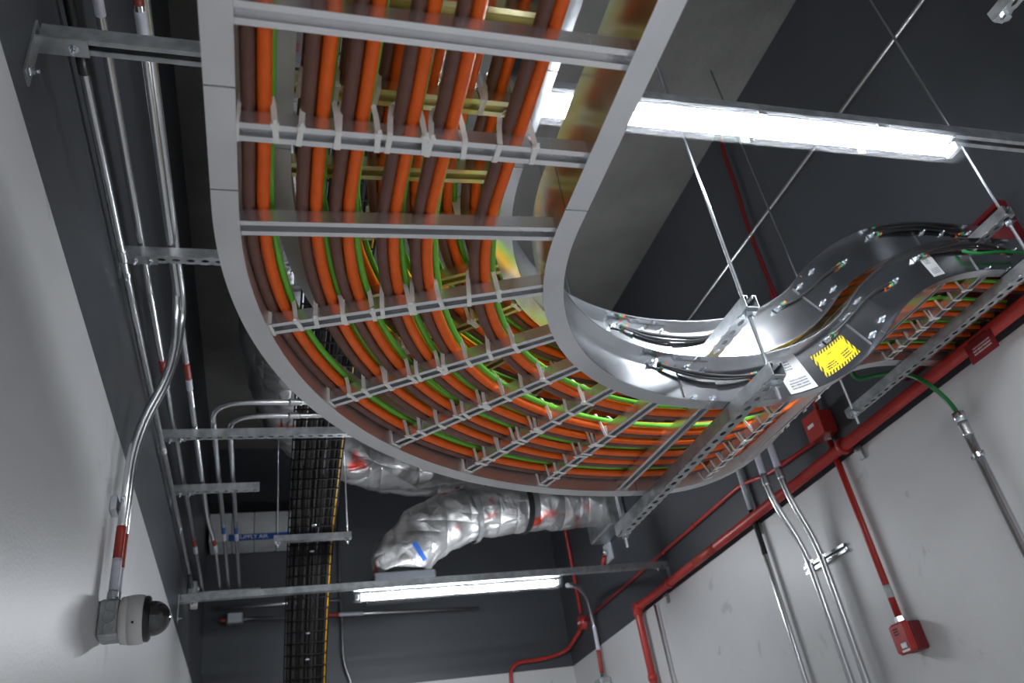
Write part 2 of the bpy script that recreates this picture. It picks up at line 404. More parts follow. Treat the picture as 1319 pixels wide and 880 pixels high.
def ladder(tr, name, label, joints_l, joints_r, rungs):
    root = thing(name, tr.pt(tr.sA(45), 0, 0), label, 'cable tray', 'stacked ladder cable trays')
    for side, joints, prof in ((-1, joints_l, RAIL_L), (1, joints_r, RAIL_R)):
        js = [0]+joints+[tr.L]
        for i in range(len(js)-1):
            a = js[i]+(0.0016 if i else 0); b = js[i+1]-(0.0016 if i < len(js)-2 else 0)
            fr = [(p+r*(side*tr.half), r, u) for (p, r, u) in tr.frames(a, b)]
            MB().sweep(prof, fr).build('side_rail', 'aluminium' if side > 0 else 'aluminium_matt', root)
        for j in joints:                                   # splice plate with its bolts on the outside of the web
            a, b = j-0.085, j+0.085
            if a < 0 or b > tr.L: continue
            o0 = TH+0.0005; pr = [(o0, 0.014), (o0+0.004, 0.014), (o0+0.004, RH-0.014), (o0, RH-0.014)]
            pr = pr if side > 0 else [(-x, y) for x, y in pr][::-1]
            sp = MB().sweep(pr, [(p+r*(side*tr.half), r, u) for (p, r, u) in tr.frames(a, b)]).build('splice_plate', 'aluminium', root)
            for ds in (-0.046, 0.046):
                for v in (0.028, RH-0.028):
                    p, r, u = tr.at(j+ds); t = u.cross(r*side)
                    place('bolt', BOLT, p+r*(side*(tr.half+o0+0.004))+u*v, sp, frame_rot(t.normalized(), u, r*side))
    me = rung_mesh(tr.half, 'rung', 'rung_alu' if tr is LOW else 'rung_reflect_tint')
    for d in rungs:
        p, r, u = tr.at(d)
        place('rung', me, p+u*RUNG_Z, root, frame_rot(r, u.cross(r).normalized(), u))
    return root

# rungs
low_r = [LOW.sY(0.725+0.213*k) for k in range(-6, 3)]+[LOW.sA(a) for a in (17, 32.4, 45.7, 59.2, 72.6, 86)]+[LOW.sX(1.365), LOW.sX(1.515)]
low_r += [LOW.sX(1.515)+0.195*k for k in range(1, 8)]
upp_r = [UPP.sY(1.03-0.2*k) for k in range(7, -1, -1)]+[UPP.sY(1.225)]+[UPP.sA(a) for a in (13, 26, 39, 52, 65, 78, 90)]
upp_r += [UPP.sA(90)+0.19*k for k in range(1, 9)]
jl_low = [LOW.sY(0.845), LOW.sY(1.06), LOW.sXn(1.23, -0.29), LOW.sX(1.93), LOW.sX(2.62)]
jr_low = [LOW.sY(1.055), LOW.sXn(1.222, 0.29), LOW.sX(1.955), LOW.sX(2.60)]
lower_tray = ladder(LOW, 'ladder_cable_tray', 'lower wide aluminium ladder tray of orange and brown cables with caution sticker', jl_low, jr_low, low_r)
jl_up = [UPP.sY(0.9), UPP.sY(1.17), UPP.sXn(1.2, -0.215), UPP.sX(1.9)]
jr_up = [UPP.sY(0.92), UPP.sY(1.17), UPP.sXn(1.185, 0.215), UPP.sX(1.945), UPP.sX(2.56)]
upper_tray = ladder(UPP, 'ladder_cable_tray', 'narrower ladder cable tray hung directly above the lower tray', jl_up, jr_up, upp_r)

# ---------------------------------------------------------------- cables
LOWG = [(-0.036, -0.012), (0.060, 0.084), (0.120, 0.144), (0.202, 0.224), (0.268, 0.290), (0.388, 0.410)]
UPPG = [(0.062, 0.084), (0.130, 0.152), (0.207, 0.229), (0.279, 0.301), (0.347, 0.369), (0.412, 0.434)]
CR = 0.0118
def cable(tr, u, h, r, m, wob, name, label, grp, n=10, u2=None, h2=None):
    u2 = u if u2 is None else u2; h2 = h if h2 is None else h2
    a1, a2, ph1, ph2, hz = wob; step = 0.028; k = int(tr.L/step); pts = []
    for i in range(k+1):
        d = tr.L*i/k; q = min(1, max(0, (d-tr.sY(1.0))/0.35)); q = q*q*(3-2*q); uu = u+(u2-u)*q+a1*math.sin(d*4.1+ph1)+a2*math.sin(d*9.3+ph2)
        pts.append(tr.pt(d, uu, h+(h2-h)*q+hz*math.sin(d*7+ph1)))
    o = MB().tube(pts, r, n).build(name, m)
    return tag(o, label, 'cable', grp)
def bundles(tr, xc, groups, which):
    res = []
    for i, (xb, xo) in enumerate(groups):
        ub, uo = xb-xc, xo-xc; ph = random.uniform(0, 6)
        base = RUNG_Z+0.028+CR
        wb = (0.0030, 0.0012, ph, ph*2, 0)
        cable(tr, ub, base, CR, 'brown', wb, 'power_cable', f'brown cable of the {ORD[i]} bundle from the outer rail, {which} tray', f'brown cables in {which} tray')
        cable(tr, uo, base, CR-0.0003, 'orange', wb, 'power_cable', f'orange cable of the {ORD[i]} bundle from the outer rail, {which} tray', f'orange cables in {which} tray')
        cable(tr, uo-0.0115, base+0.0205, CR-0.001, 'yellow', (0.0030, 0.0012, ph, ph*2, 0.0008), 'power_cable', f'yellow cable on top of the {ORD[i]} bundle from the outer rail, {which} tray', f'yellow cables in {which} tray', u2=uo-0.002, h2=base+0.0218)
        cable(tr, uo+0.0095, base+0.0190, 0.0074, 'green', (0.0036, 0.0012, ph, ph*2, 0.0012), 'earth_cable', f'thin green earth cable beside the {ORD[i]} bundle from the outer rail, {which} tray', f'green earth cables in {which} tray', 8, u2=uo+0.0180+random.uniform(-0.001, 0.0015), h2=base+0.0125)
        res.append((ub, uo))
    return res
LB = bundles(LOW, 0.24, LOWG, 'lower')
UB = bundles(UPP, 0.255, UPPG, 'upper')

# ---------------------------------------------------------------- cable ties
def band(mb, pts, wdir, wd, th):
    pts = [V(p) for p in pts]; wdir = V(wdir); n = len(pts); rows = []
    for i, p in enumerate(pts):
        t = (pts[min(i+1, n-1)]-pts[max(i-1, 0)]).normalized(); wv = wdir[i] if isinstance(wdir, list) else wdir
        wv = (wv-t*wv.dot(t)).normalized(); nn = t.cross(wv)
        rows.append([p+wv*wd/2, p+wv*wd/2+nn*th, p-wv*wd/2+nn*th, p-wv*wd/2])
    vs = [q for r in rows for q in r]
    fs = [(i*4+k, i*4+(k+1) % 4, i*4+4+(k+1) % 4, i*4+4+k) for i in range(n-1) for k in range(4)]
    fs += [(3, 2, 1, 0), tuple(range((n-1)*4, n*4))]
    mb.add(vs, fs)
def tie_mesh(half, head):
    """strap pair passing under the rung on both sides of a bundle and closing over it; x across tray, y along it"""
    mb = MB(); w, h = 0.0235, 0.028
    for sx in (-1, 1):
        x = sx*half; k = sx*0.006
        band(mb, [(x-k, -w-0.006, h+0.030), (x-k*0.4, -w-0.002, h+0.008), (x, -w+0.002, 0.004), (x, -w+0.005, -0.0025), (x+k*0.4, w-0.005, -0.0025), (x+k*0.4, w-0.002, 0.004), (x, w+0.002, h+0.008), (x-k, w+0.006, h+0.030)], (1,0,0), 0.0092, -0.0014)
    for sy in (-1, 1):
        y = sy*(w+0.006)
        band(mb, [(-half+0.006, y, h+0.030), (-half*0.4, y*0.8, h+0.049), (half*0.4, y*0.8, h+0.049), (half-0.006, y, h+0.030)], (0,1,0), 0.0085, 0.0014)
    hx = half*(1 if head > 0 else -1)
    mb.box((hx, (-w+0.004), -0.003), (0.0135, 0.0115, 0.009), bevel=0.002)
    mb.box((hx+0.001, -w-0.004, -0.005), (0.006, 0.012, 0.0018))
    me = mb.mesh('cable_tie', V((0,0,0))); me.materials.append(MATS['nylon']); return me
TIES = [tie_mesh(0.0285, 1), tie_mesh(0.0285, -1), tie_mesh(0.031, 1)]
def ties(tr, rungs, idx, bund, which, skip=()):
    for k in idx:
        for g, (ub, uo) in enumerate(bund):
            if (k, g) in skip: continue
            d = rungs[k]+random.uniform(-0.001, 0.001); p, r, u = tr.at(d)
            o = place('cable_tie', TIES[(k*3+g) % 3], p+u*RUNG_Z+r*((ub+uo)/2+0.004+random.uniform(-0.002, 0.002)), None, frame_rot(r, u.cross(r).normalized(), u) @ Matrix.Rotation(random.uniform(-0.08, 0.08), 3, 'Z'))
            tag(o, f'white nylon tie around the {ORD[g]} bundle, {ORD[k-6]} rung from picture top, {which} tray', 'cable tie', f'cable ties on the {which} tray')
ties(LOW, low_r, [7, 9, 10, 11, 12, 13, 16, 18, 20, 22], LB, 'lower', {(13, 5)})
ties(UPP, upp_r, [7, 9, 11, 13, 15, 18, 20], UB, 'upper')

# ---------------------------------------------------------------- stickers on the near rails (flat print on the metal)
def patch(tr, x0, x1, v0, v1, m, name, skew=0.0):
    n = 8; off = tr.half+TH+0.0012; verts = []; fs = []; uvs = []
    s0 = tr.sXn(x0, off); s1 = tr.sXn(x1, off)
    for i in range(n+1):
        for (v, vv) in ((v0, 0), (v1, 1)):
            d = s0+(s1-s0)*i/n+skew*vv
            verts.append(tr.pt(d, off, v)); uvs.append((i/n, vv))
    k = len(verts)
    back = [tr.pt(s0+(s1-s0)*i/n+skew*vv, off-0.0009, v) for i in range(n+1) for (v, vv) in ((v0, 0), (v1, 1))]
    fs = [(2*i, 2*i+2, 2*i+3, 2*i+1) for i in range(n)]
    fs += [(k+2*i, k+2*i+1, k+2*i+3, k+2*i+2) for i in range(n)]
    fs += [(2*i, k+2*i, k+2*i+2, 2*i+2) for i in range(n)]+[(2*i+1, 2*i+3, k+2*i+3, k+2*i+1) for i in range(n)]
    fs += [(0, 1, k+1, k), (2*n, k+2*n, k+2*n+1, 2*n+1)]
    mb = MB(); mb.add(verts+back, fs); o = mb.build(name, m)
    ul = o.data.uv_layers.new(name='UVMap'); uvs2 = uvs+uvs
    for lp in o.data.loops: ul.data[lp.index].uv = uvs2[lp.vertex_index]
    return o
tag(patch(LOW, 1.694, 1.846, 0.026, 0.108, 'caution_print', 'caution_sticker'), 'yellow caution sticker with black striped border on the tray side', 'sticker')
tag(patch(LOW, 1.525, 1.630, 0.014, 0.142, 'tag_print', 'paper_label'), 'large white printed label left of the yellow caution sticker', 'label', 'white labels on the tray')
tag(patch(LOW, 2.310, 2.378, 0.036, 0.125, 'tag_print', 'paper_label'), 'small white printed label near the top of the tray rise', 'label', 'white labels on the tray')

# ---------------------------------------------------------------- grounding jumpers
def jumper(tr, xa, va, xb, vb, sag, label, double=True):
    o0 = tr.half+TH+0.006; sa, sb = tr.sXn(xa, o0), tr.sXn(xb, o0); n = 16
    root = thing('grounding_jumper', tr.pt(sa, o0, va), label, 'jumper', 'grounding jumpers on the tray rails')
    def P(t, k, out): return tr.pt(sa+(sb-sa)*t, o0+out, va+(vb-va)*t+sag*k*4*t*(1-t))
    MB().tube([P(i/n, 1.0, 0.005+0.012*math.sin(PI*i/n)) for i in range(n+1)], 0.0056, 8).build('lead', 'black_rubber', root)
    if double: MB().tube([P(i/n, -0.1 if sag > 0 else 1.7, 0.006+0.008*math.sin(PI*i/n)) for i in range(n+1)], 0.0042, 8).build('lead', 'black_rubber', root)
    for (sd, vd, dr) in ((sa, va, 1), (sb, vb, -1)):
        p, r, u = tr.at(sd); t = u.cross(r)*-1; q = p+r*o0+u*vd
        if t.dot(tr.pt(sd+0.01, 0, 0)-tr.pt(sd-0.01, 0, 0)) < 0: t = -t
        t = t*dr
        lug = MB().box(q-t*0.012, (0.040, 0.018, 0.005), (t, u, r)).build('lug', 'zinc', root)
        MB().box(q+t*0.014+r*0.004, (0.016, 0.017, 0.014), (t, u, r), bevel=0.003).build('sleeve', 'lug_green', lug)
        MB().box(q+t*0.0265+r*0.005, (0.008, 0.015, 0.013), (t, u, r), bevel=0.003).build('band', 'lug_orange', lug)
        place('bolt', BOLT, q-t*0.020+r*0.002, lug, frame_rot(t, u, t.cross(u)) if t.cross(u).dot(r) > 0 else frame_rot(-t, u, r))
jumper(LOW, 1.075, 0.126, 1.43, 0.100, -0.014, 'black grounding jumper on the lower bend, left of the white label')
jumper(UPP, 1.075, 0.128, 1.44, 0.110, -0.018, 'black grounding jumper on the upper bend behind the galvanised strut')
jumper(LOW, 1.805, 0.122, 2.145, 0.085, 0.012, 'black grounding jumper above the yellow caution sticker', False)
jumper(UPP, 1.775, 0.125, 2.095, 0.075, -0.010, 'black grounding jumper on the rise of the upper tray', False)
jumper(LOW, 2.320, 0.124, 2.720, 0.120, 0.012, 'black grounding jumper at the top end of the lower tray')
jumper(UPP, 2.320, 0.132, 2.730, 0.132, 0.014, 'black grounding jumper at the top end of the upper tray')

# ================================================================ strut channel, rods and nuts
SW = 0.042
def strut(name, a, b, label, cat='strut', group=None, slots=True, face=(0,0,-1), w=SW, h=SW, m='galv', parent=None, closed_down=True):
    """C-channel from a to b (a, b on the top centre line); slotted web on the side called face"""
    a, b = V(a), V(b); t = (b-a).normalized(); L = (b-a).length; n = V(face).normalized(); wd = t.cross(n).normalized(); c = (a+b)/2+n*h/2
    root = thing(name, a, label, cat, group) if parent is None else parent
    th = 0.0035; mb = MB()
    if slots: mb.holed(c+n*(h/2-th/2), L, w, th, (t, wd, n), 0.05, 0.029, 0.0155)
    else: mb.box(c+n*(h/2-th/2), (L, w, th), (t, wd, n))
    web = mb.build('web', m, root)
    for sg in (-1, 1):
        s = MB(); s.box(c+wd*(sg*(w/2-th/2))-n*th/2, (L, th, h-th), (t, wd, n))
        s.box(c+wd*(sg*(w/2-0.008))-n*(h/2-th/2), (L, 0.009, th), (t, wd, n))
        s.box(c+wd*(sg*(w/2-0.0125))-n*(h/2-0.006), (L, 0.003, 0.010), (t, wd, n)); s.build('flange', m, root)
    return root
def rod(x, y, z0, z1, label, nuts=(), group='threaded hanger rods'):
    root = thing('threaded_rod', (x, y, z0), label, 'rod', group)
    MB().tube([(x, y, z0), (x, y, z1)], 0.0058, 10).build('shank', 'zinc', root)
    for z in nuts:
        n = MB(); n.hexa((x, y, z-0.017), (x, y, z-0.005), 0.0125); n.build('nut', 'zinc', root)
        q = MB(); q.box((x, y, z-0.0025), (0.038, 0.038, 0.005)); q.build('square_washer', 'zinc', root)
ZL, ZU = 0.998, 1.220
strut('strut_channel', (1.285, 1.575, ZL), (1.285, 2.745, ZL), 'long slotted galvanised strut carrying the lower tray after its bend', group='trapeze struts')
strut('strut_channel', (1.285, 1.580, ZU), (1.285, 2.745, ZU), 'galvanised strut carrying the upper tray after its bend', group='trapeze struts')
rod(1.285, 1.610, ZL-0.095, ZC, 'bright threaded rod holding the near ends of both bend struts', (ZL-SW, ZU-SW))
rod(1.285, 2.715, ZL-0.095, ZC, 'threaded rod holding the far ends of both bend struts', (ZL-SW, ZU-SW))
zl2, zu2 = LOW.z2-0.003, UPP.z2-0.003
strut('strut_channel', (2.63, 1.62, zl2), (2.63, 2.86, zl2), 'slotted galvanised strut under the raised lower tray, beside the red pipe', group='trapeze struts')
strut('strut_channel', (2.58, 1.66, zu2), (2.58, 2.86, zu2), 'galvanised strut under the raised upper tray, at the red firestop panel', group='trapeze struts')
rod(2.605, 1.70, zl2-0.10, ZC, 'threaded rod at the near ends of the struts by the firestop panel', (zl2-SW, zu2-SW))
rod(2.605, 2.80, zl2-0.10, ZC, 'threaded rod at the far ends of the struts by the firestop panel', (zl2-SW, zu2-SW))

# ================================================================ light fixtures on cross struts
def light(y, z, xa, xb, label, slabel):
    s = strut('cross_strut', (XL+0.012, y+0.005, z+0.042), (XR-0.012, y+0.005, z+0.042), slabel, 'strut', 'struts across the room', slots=False, face=(0,0,1), h=0.042)
    for (xx, sg) in ((XL, 1), (XR, -1)):                    # wall brackets
        br = MB(); br.box((xx+sg*0.003, y, z+0.0), (0.005, 0.045, 0.17)); br.box((xx+sg*0.055, y+0.005, z+0.0385), (0.11, 0.046, 0.006)); b = br.build('wall_bracket', 'galv', s)
        place('bolt', BOLT, (xx+sg*0.080, y+0.005, z+0.0355), b, frame_rot(V((1,0,0)), V((0,-1,0)), V((0,0,-1))))
        place('bolt', BOLT, (xx+sg*0.006, y, z-0.06), b, frame_rot(V((0,1,0)), V((0,0,1)) if sg > 0 else V((0,0,-1)), V((sg,0,0))))
    f = thing('light_fixture', ((xa+xb)/2, y, z-0.09), label, 'light', 'linear light fixtures'); zt = z+0.036
    ax = V((0,1,0)); up = V((0,0,1))
    MB().sweep([(-0.018, 0.030), (0.018, 0.030), (0.018, 0.034), (-0.018, 0.034)], [(V((xa, y, zt-0.034)), ax, up), (V((xb, y, zt-0.034)), ax, up)]).build('mounting_spine', 'light_housing', f)
    MB().sweep([(-0.050, 0), (-0.036, 0.030), (0.036, 0.030), (0.050, 0), (0.047, 0), (0.034, 0.027), (-0.034, 0.027), (-0.047, 0)], [(V((xa, y, zt-0.034)), ax, up), (V((xb, y, zt-0.034)), ax, up)]).build('housing', 'clear_lens', f)
    ln = MB(); zb = zt-0.034
    n = 12; prof = [(0.050*math.cos(PI+PI*i/n), 0.052*math.sin(PI+PI*i/n)) for i in range(n+1)]
    prof += [(0.047*math.cos(2*PI-PI*i/n), 0.049*math.sin(2*PI-PI*i/n)) for i in range(n+1)]
    ln.sweep(prof, [(V((xa, y, zb)), ax, up), (V((xb, y, zb)), ax, up)]); ln.build('lens', 'clear_lens', f)
    mid = (xa+xb)/2
    for (p, q) in ((xa+0.05, mid-0.006), (mid+0.006, xb-0.05)):
        MB().tube([(p, y, zb-0.018), (q, y, zb-0.016)], 0.019, 14).build('led_tube', 'tube_glow', f)
    for xx in (xa, xb):
        e = MB(); e.sweep([(0.05*math.cos(PI+PI*i/n), 0.052*math.sin(PI+PI*i/n)) for i in range(n+1)]+[(0.034, 0.032), (-0.034, 0.032)], [(V((xx-0.006, y, zb)), ax, up), (V((xx+0.006, y, zb)), ax, up)])
        e.build('end_cap', 'clear_lens', f)
        e2 = MB(); e2.box((xx+(0.02 if xx == xa else -0.02), y, zb-0.014), (0.024, 0.05, 0.03), bevel=0.004); e2.build('lamp_holder', 'white_plastic', f)
    for k in (0.22, 0.5, 0.78):
        for sy in (-1, 1):
            MB().box((xa+(xb-xa)*k, y+sy*0.0505, zb-0.001), (0.026, 0.006, 0.014), bevel=0.001).build('clip', 'galv', f)
    return f
light(1.352, 1.65, 0.60, 2.045, 'bright linear light fixture nearest the camera, above the tray bend', 'long strut crossing above both cable trays with a bolted wall bracket')
light(5.50, 1.62, 0.575, 2.03, 'linear light fixture in the background below the foil duct', 'long strut crossing the far end of the room under the duct')
light(-1.75, 1.64, 0.58, 2.03, 'added light fixture overhead, out of view just behind the viewer', 'added strut holding the unseen fixture just behind the viewer')  # unseen fixture, added to brighten the floor and tray undersides
light(-3.60, 1.64, 0.58, 2.03, 'added light fixture, out of view at the back of the room', 'added strut holding the unseen fixture at the back of the room')  # also added out of view, more bounce onto the trays from below

# ================================================================ conduits
CRAD = 0.0135
def conduit(pts, label, r=CRAD, m='emt', bands=(), couplings=(), group='steel conduits', rb=0.14, name='conduit', n=12):
    path = bent(pts, rb)
    root = thing(name, path[0], label, 'conduit', group)
    MB().tube(path, r, n).build('pipe', m, root)
    L = [0.0]
    for i in range(1, len(path)): L.append(L[-1]+(path[i]-path[i-1]).length)
    def at(d):
        for i in range(1, len(path)):
            if L[i] >= d: return path[i-1].lerp(path[i], (d-L[i-1])/max(1e-9, L[i]-L[i-1]))
        return path[-1]
    def seg(d0, d1): return [at(d0+(d1-d0)*i/6) for i in range(7)]
    for (d0, d1, mm) in bands:
        d0 = d0 if d0 >= 0 else L[-1]+d0; d1 = d1 if d1 > 0 else L[-1]+d1; MB().tube(seg(d0, d1), r+0.0012, n).build('tape_band', mm, root)
    for d in couplings: MB().tube(seg(d-0.03, d+0.03), r+0.0035, n).build('coupling', m, root)
    return root
def strap(at, axis, wall_n, r=CRAD, parent=None):
    """two-piece conduit clamp on a wall"""
    at, ax, nn = V(at), V(axis).normalized(), V(wall_n).normalized(); s = ax.cross(nn)
    mb = MB(); n = 10
    prof = [((r+0.003)*math.cos(PI*i/n), (r+0.003)*math.sin(PI*i/n)) for i in range(n+1)]+[(r*math.cos(PI-PI*i/n), r*math.sin(PI-PI*i/n)) for i in range(n+1)]
    mb.sweep(prof, [(at-ax*0.009, s, nn), (at+ax*0.009, s, nn)])
    for sg in (-1, 1):
        mb.box(at+s*(sg*(r+0.008))+nn*0.0015, (0.018, 0.016, 0.003), (ax, s, nn)); mb.hexa(at+s*(sg*(r+0.009))+nn*0.003, at+s*(sg*(r+0.009))+nn*0.009, 0.005)
    return mb.build('clamp', 'zinc', parent)
ZR = 2.075     # conduit centre on the wall struts
YE = 6.62
# on the wall itself
c1 = conduit([(XL+0.03, -1.2, 1.93), (XL+0.03, 1.42, 1.93), (XL+0.03, 6.05, 1.93)], 'lone steel conduit clipped flat to the dark left wall', bands=((2.45, 2.83, 'black_paint'), (6.95, 7.25, 'black_paint')), couplings=(3.6, 5.1), group='conduits along the left wall')
for y in (2.50, 4.95): strap((XL+0.03, y, 1.93), (0,1,0), (1,0,0), parent=c1)
fb = thing('conduit_outlet_box', (XL, 6.1, 1.86), 'small steel outlet box at the far end of the lone wall conduit', 'box')
MB().box((XL+0.033, 6.13, 1.93), (0.06, 0.13, 0.09), bevel=0.006).build('body', 'galv', fb); MB().hexa((XL+0.066, 6.13, 1.94), (XL+0.076, 6.13, 1.94), 0.016).build('hub', 'zinc', fb)
MB().box((XL+0.034, 6.26, 1.87), (0.05, 0.07, 0.06), bevel=0.005).build('cover', 'white_plastic', fb)
conduit([(-0.445, -1.2, ZR), (-0.445, 6.78, ZR)], 'steel conduit with a red and white band, nearest the left wall on the struts', bands=((4.50, 4.66, 'red_tape'), (4.66, 4.74, 'white_tape'), (6.72, 6.84, 'red_tape'), (6.84, 6.98, 'white_tape'), (2.35, 2.75, 'white_tape')), group='conduits along the left wall')
conduit([(-0.345, -1.2, ZR), (-0.345, 5.2, ZR), (-0.318, 5.6, ZR), (-0.318, 6.78, ZR)], 'steel conduit with a red and white band, second from the left wall on the struts', bands=((2.55, 2.70, 'red_tape'), (2.72, 2.86, 'white_tape'), (4.52, 4.66, 'red_tape'), (4.66, 4.76, 'white_tape'), (6.73, 6.84, 'red_tape'), (6.84, 6.98, 'white_tape')), group='conduits along the left wall')
zr2 = ZR+0.005
conduit([(0.60, 3.70, zr2), (-0.255, 3.70, zr2), (-0.255, 6.80, zr2)], 'outer steel conduit sweeping round the bend, with a blue and white band', bands=((2.43, 2.53, 'blue_tape'), (2.53, 2.66, 'white_tape')), couplings=(0.46,), rb=0.17, group='bent conduits by the wire basket')
conduit([(0.60, 3.84, zr2), (-0.178, 3.84, zr2), (-0.178, 6.80, zr2)], 'inner steel conduit sweeping round the bend, with a blue and white band', bands=((2.23, 2.33, 'blue_tape'), (2.33, 2.46, 'white_tape')), couplings=(0.46,), rb=0.15, group='bent conduits by the wire basket')
# the pair dropping to the dome camera
for k, (dx, dy, lab) in enumerate(((0.0, 0.0, 'front steel conduit swooping down the left wall to the dome camera'), (0.004, 0.036, 'rear steel conduit swooping down the left wall to the dome camera'))):
    conduit([(-0.352+0.028*k*0.6, -1.2, ZR+0.031), (-0.350+0.028*k*0.6, 2.85+dy*3, ZR+0.031), (-0.345, 2.90+dy, 1.80), (-0.463+dx, 2.90+dy, 1.50), (-0.470+dx, 2.90+dy, 0.90)], lab,
            bands=((-0.248+0.015*k, -0.135+0.02*k, 'red_tape'), (-0.135+0.02*k, -0.03, 'white_tape')), rb=0.20, r=0.0145, group='conduits to the dome camera')
bp = thing('conduit_clamp_pair', (XL, 2.9, 1.24), 'zinc clamps holding the two camera conduits to the white left wall', 'clamp')
strap((-0.472, 2.90, 1.245), (0,0,1), (1,0,0), 0.0147, bp); strap((-0.468, 2.936, 1.215), (0,0,1), (1,0,0), 0.0147, bp)
MB().box((XL+0.012, 2.918, 1.23), (0.02, 0.075, 0.05)).build('base', 'zinc', bp)

# wall struts under the left conduits
def wall_strut(y, xe, label, z=2.055):
    s = strut('bracket_strut', (XL+0.012, y, z), (xe, y, z), label, 'strut', 'bracket struts on the left wall', face=(0,0,-1))
    b = MB(); b.box((XL+0.003, y, z-0.05), (0.006, 0.05, 0.13)); b.box((XL+0.075, y, z-SW-0.004), (0.10, 0.045, 0.005)); o = b.build('angle_bracket', 'galv', s)
    for xx in (0.05, 0.10): place('bolt', BOLT, (XL+xx, y, z-SW-0.0065), o, frame_rot(V((1,0,0)), V((0,-1,0)), V((0,0,-1))))
    place('bolt', BOLT, (XL+0.006, y, z-0.09), o, frame_rot(V((0,1,0)), V((0,0,1)), V((1,0,0))))
wall_strut(2.52, 0.10, 'bracket strut reaching from left wall behind the tray, nearest of its row')
wall_strut(3.945, 0.60, 'bracket strut under the two sweeping conduits')
wall_strut(4.62, -0.03, 'short bracket strut carrying four conduits, midway along left wall')
wall_strut(6.60, -0.02, 'short bracket strut carrying four conduits, furthest along left wall')

# ---------------------------------------------------------------- dome camera
dc = thing('dome_camera', (XL, 2.95, 0.76), 'white dome security camera on a steel box on the left wall', 'camera')
cy0, cz0 = 2.955, 0.845
bb = MB().box((XL+0.033, cy0, cz0), (0.064, 0.105, 0.120), bevel=0.006).build('back_box', 'galv', dc)
for (dz, rr) in ((0.034, 0.016), (0.0, 0.020), (-0.036, 0.016)):
    MB().lathe((XL+0.036, cy0-0.0525, cz0+dz), (0,-1,0), [(0, rr), (0.0015, rr), (0.0015, rr*0.82), (0.0003, rr*0.8)], 18).build('knockout', 'galv', bb)
MB().lathe((XL+0.062, cy0, cz0), (1,0,0), [(0, 0.060), (0.004, 0.074), (0.026, 0.078), (0.0265, 0.0765), (0.0285, 0.0765), (0.029, 0.078), (0.052, 0.080), (0.070, 0.078), (0.075, 0.074)], 36).build('body', 'white_plastic', dc)
MB().lathe((XL+0.136, cy0, cz0), (1,0,0), [(0, 0.0735), (0.012, 0.0735), (0.018, 0.067), (0.020, 0.058)], 36).build('trim_ring', 'dome_black', dc)
MB().lathe((XL+0.146, cy0, cz0), (1,0,0), [(0, 0.056)]+[(0.014+0.056*math.sin(PI/2*i/10), 0.056*math.cos(PI/2*i/10)+0.0005) for i in range(11)], 32).build('dome', 'dome_glass', dc)
MB().cyl((XL+0.11, cy0-0.078, cz0-0.03), (XL+0.11, cy0-0.082, cz0-0.03), 0.004, 8).build('screw', 'dome_black', dc)
for dy in (-0.06, -0.024): MB().hexa((-0.470, cy0+dy+0.004, cz0+0.058), (-0.470, cy0+dy+0.004, cz0+0.078), 0.019).build('connector', 'zinc', dc)

# ================================================================ wire basket with its black cables
bk_pts = smooth_path([(0.30, 1.6, 2.36), (0.30, 3.0, 2.34), (0.30, 4.27, 2.24), (0.30, 5.00, 2.10), (0.30, 5.60, 1.92), (0.30, 6.20, 1.56), (0.30, 6.60, 1.20), (0.30, 6.95, 0.75)], 10)
BW = 0.148
bk = thing('wire_basket_tray', bk_pts[0], 'black wire mesh basket tray descending past the far light', 'cable basket')
def bk_off(x, dz):
    out = []
    for i, p in enumerate(bk_pts):
        t = (bk_pts[min(i+1, len(bk_pts)-1)]-bk_pts[max(i-1, 0)]).normalized(); up = V((1,0,0)).cross(t).normalized(); out.append(p+V((x, 0, 0))+up*dz)
    return out
for k in range(7): MB().tube(bk_off(-BW+2*BW*k/6, 0), 0.0036, 6).build('long_wire', 'rack_black', bk)
for sx in (-1, 1):
    for dz in (0.028, 0.055): MB().tube(bk_off(sx*BW, dz), 0.0036, 6).build('long_wire', 'rack_black', bk)
cm = MB().tube([(-BW, 0, 0.055), (-BW, 0, 0), (BW, 0, 0), (BW, 0, 0.055)], 0.005, 6).mesh('cross_wire', V((0,0,0))); cm.materials.append(MATS['rack_black'])
acc = 0; nxt = 0.0
for i in range(1, len(bk_pts)):
    a, b = bk_pts[i-1], bk_pts[i]; L = (b-a).length
    while nxt <= acc+L:
        p = a.lerp(b, (nxt-acc)/L); t = (b-a).normalized(); up = V((1,0,0)).cross(t).normalized()
        place('cross_wire', cm, p-up*0.004, bk, frame_rot(V((1,0,0)), t, up)); nxt += 0.10
    acc += L
for k in range(9):
    x = -0.125+0.0312*k
    o = MB().tube(bk_off(x+random.uniform(-0.003, 0.003), 0.020), 0.0150, 8).build('data_cable', 'data_black')
    tag(o, f'black cable in the wire basket, {ORD[k]} from the left edge', 'cable', 'black cables in the wire basket')
o = MB().tube(bk_off(0.138, 0.018), 0.0055, 8).build('data_cable', 'yellow'); tag(o, 'thin yellow cable along the right edge of the wire basket', 'cable')
for yy, pz in ((5.22, 2.03), (5.5, 1.95), (6.15, 1.58), (6.32, 1.44)):
    MB().box((0.31, yy, pz-0.012), (0.03, 0.03, 0.012), bevel=0.003).build('clip', 'zinc', bk)
strut('strut_channel', (0.06, 5.36, 2.005), (0.56, 5.36, 2.005), 'short galvanised strut hanging under the black wire basket', group='trapeze struts')
for x, l in ((0.085, 'left'), (0.535, 'right')):
    rod(x, 5.36, 1.93, ZC, f'threaded rod holding the {l} end of the wire basket strut', (2.005-SW,))

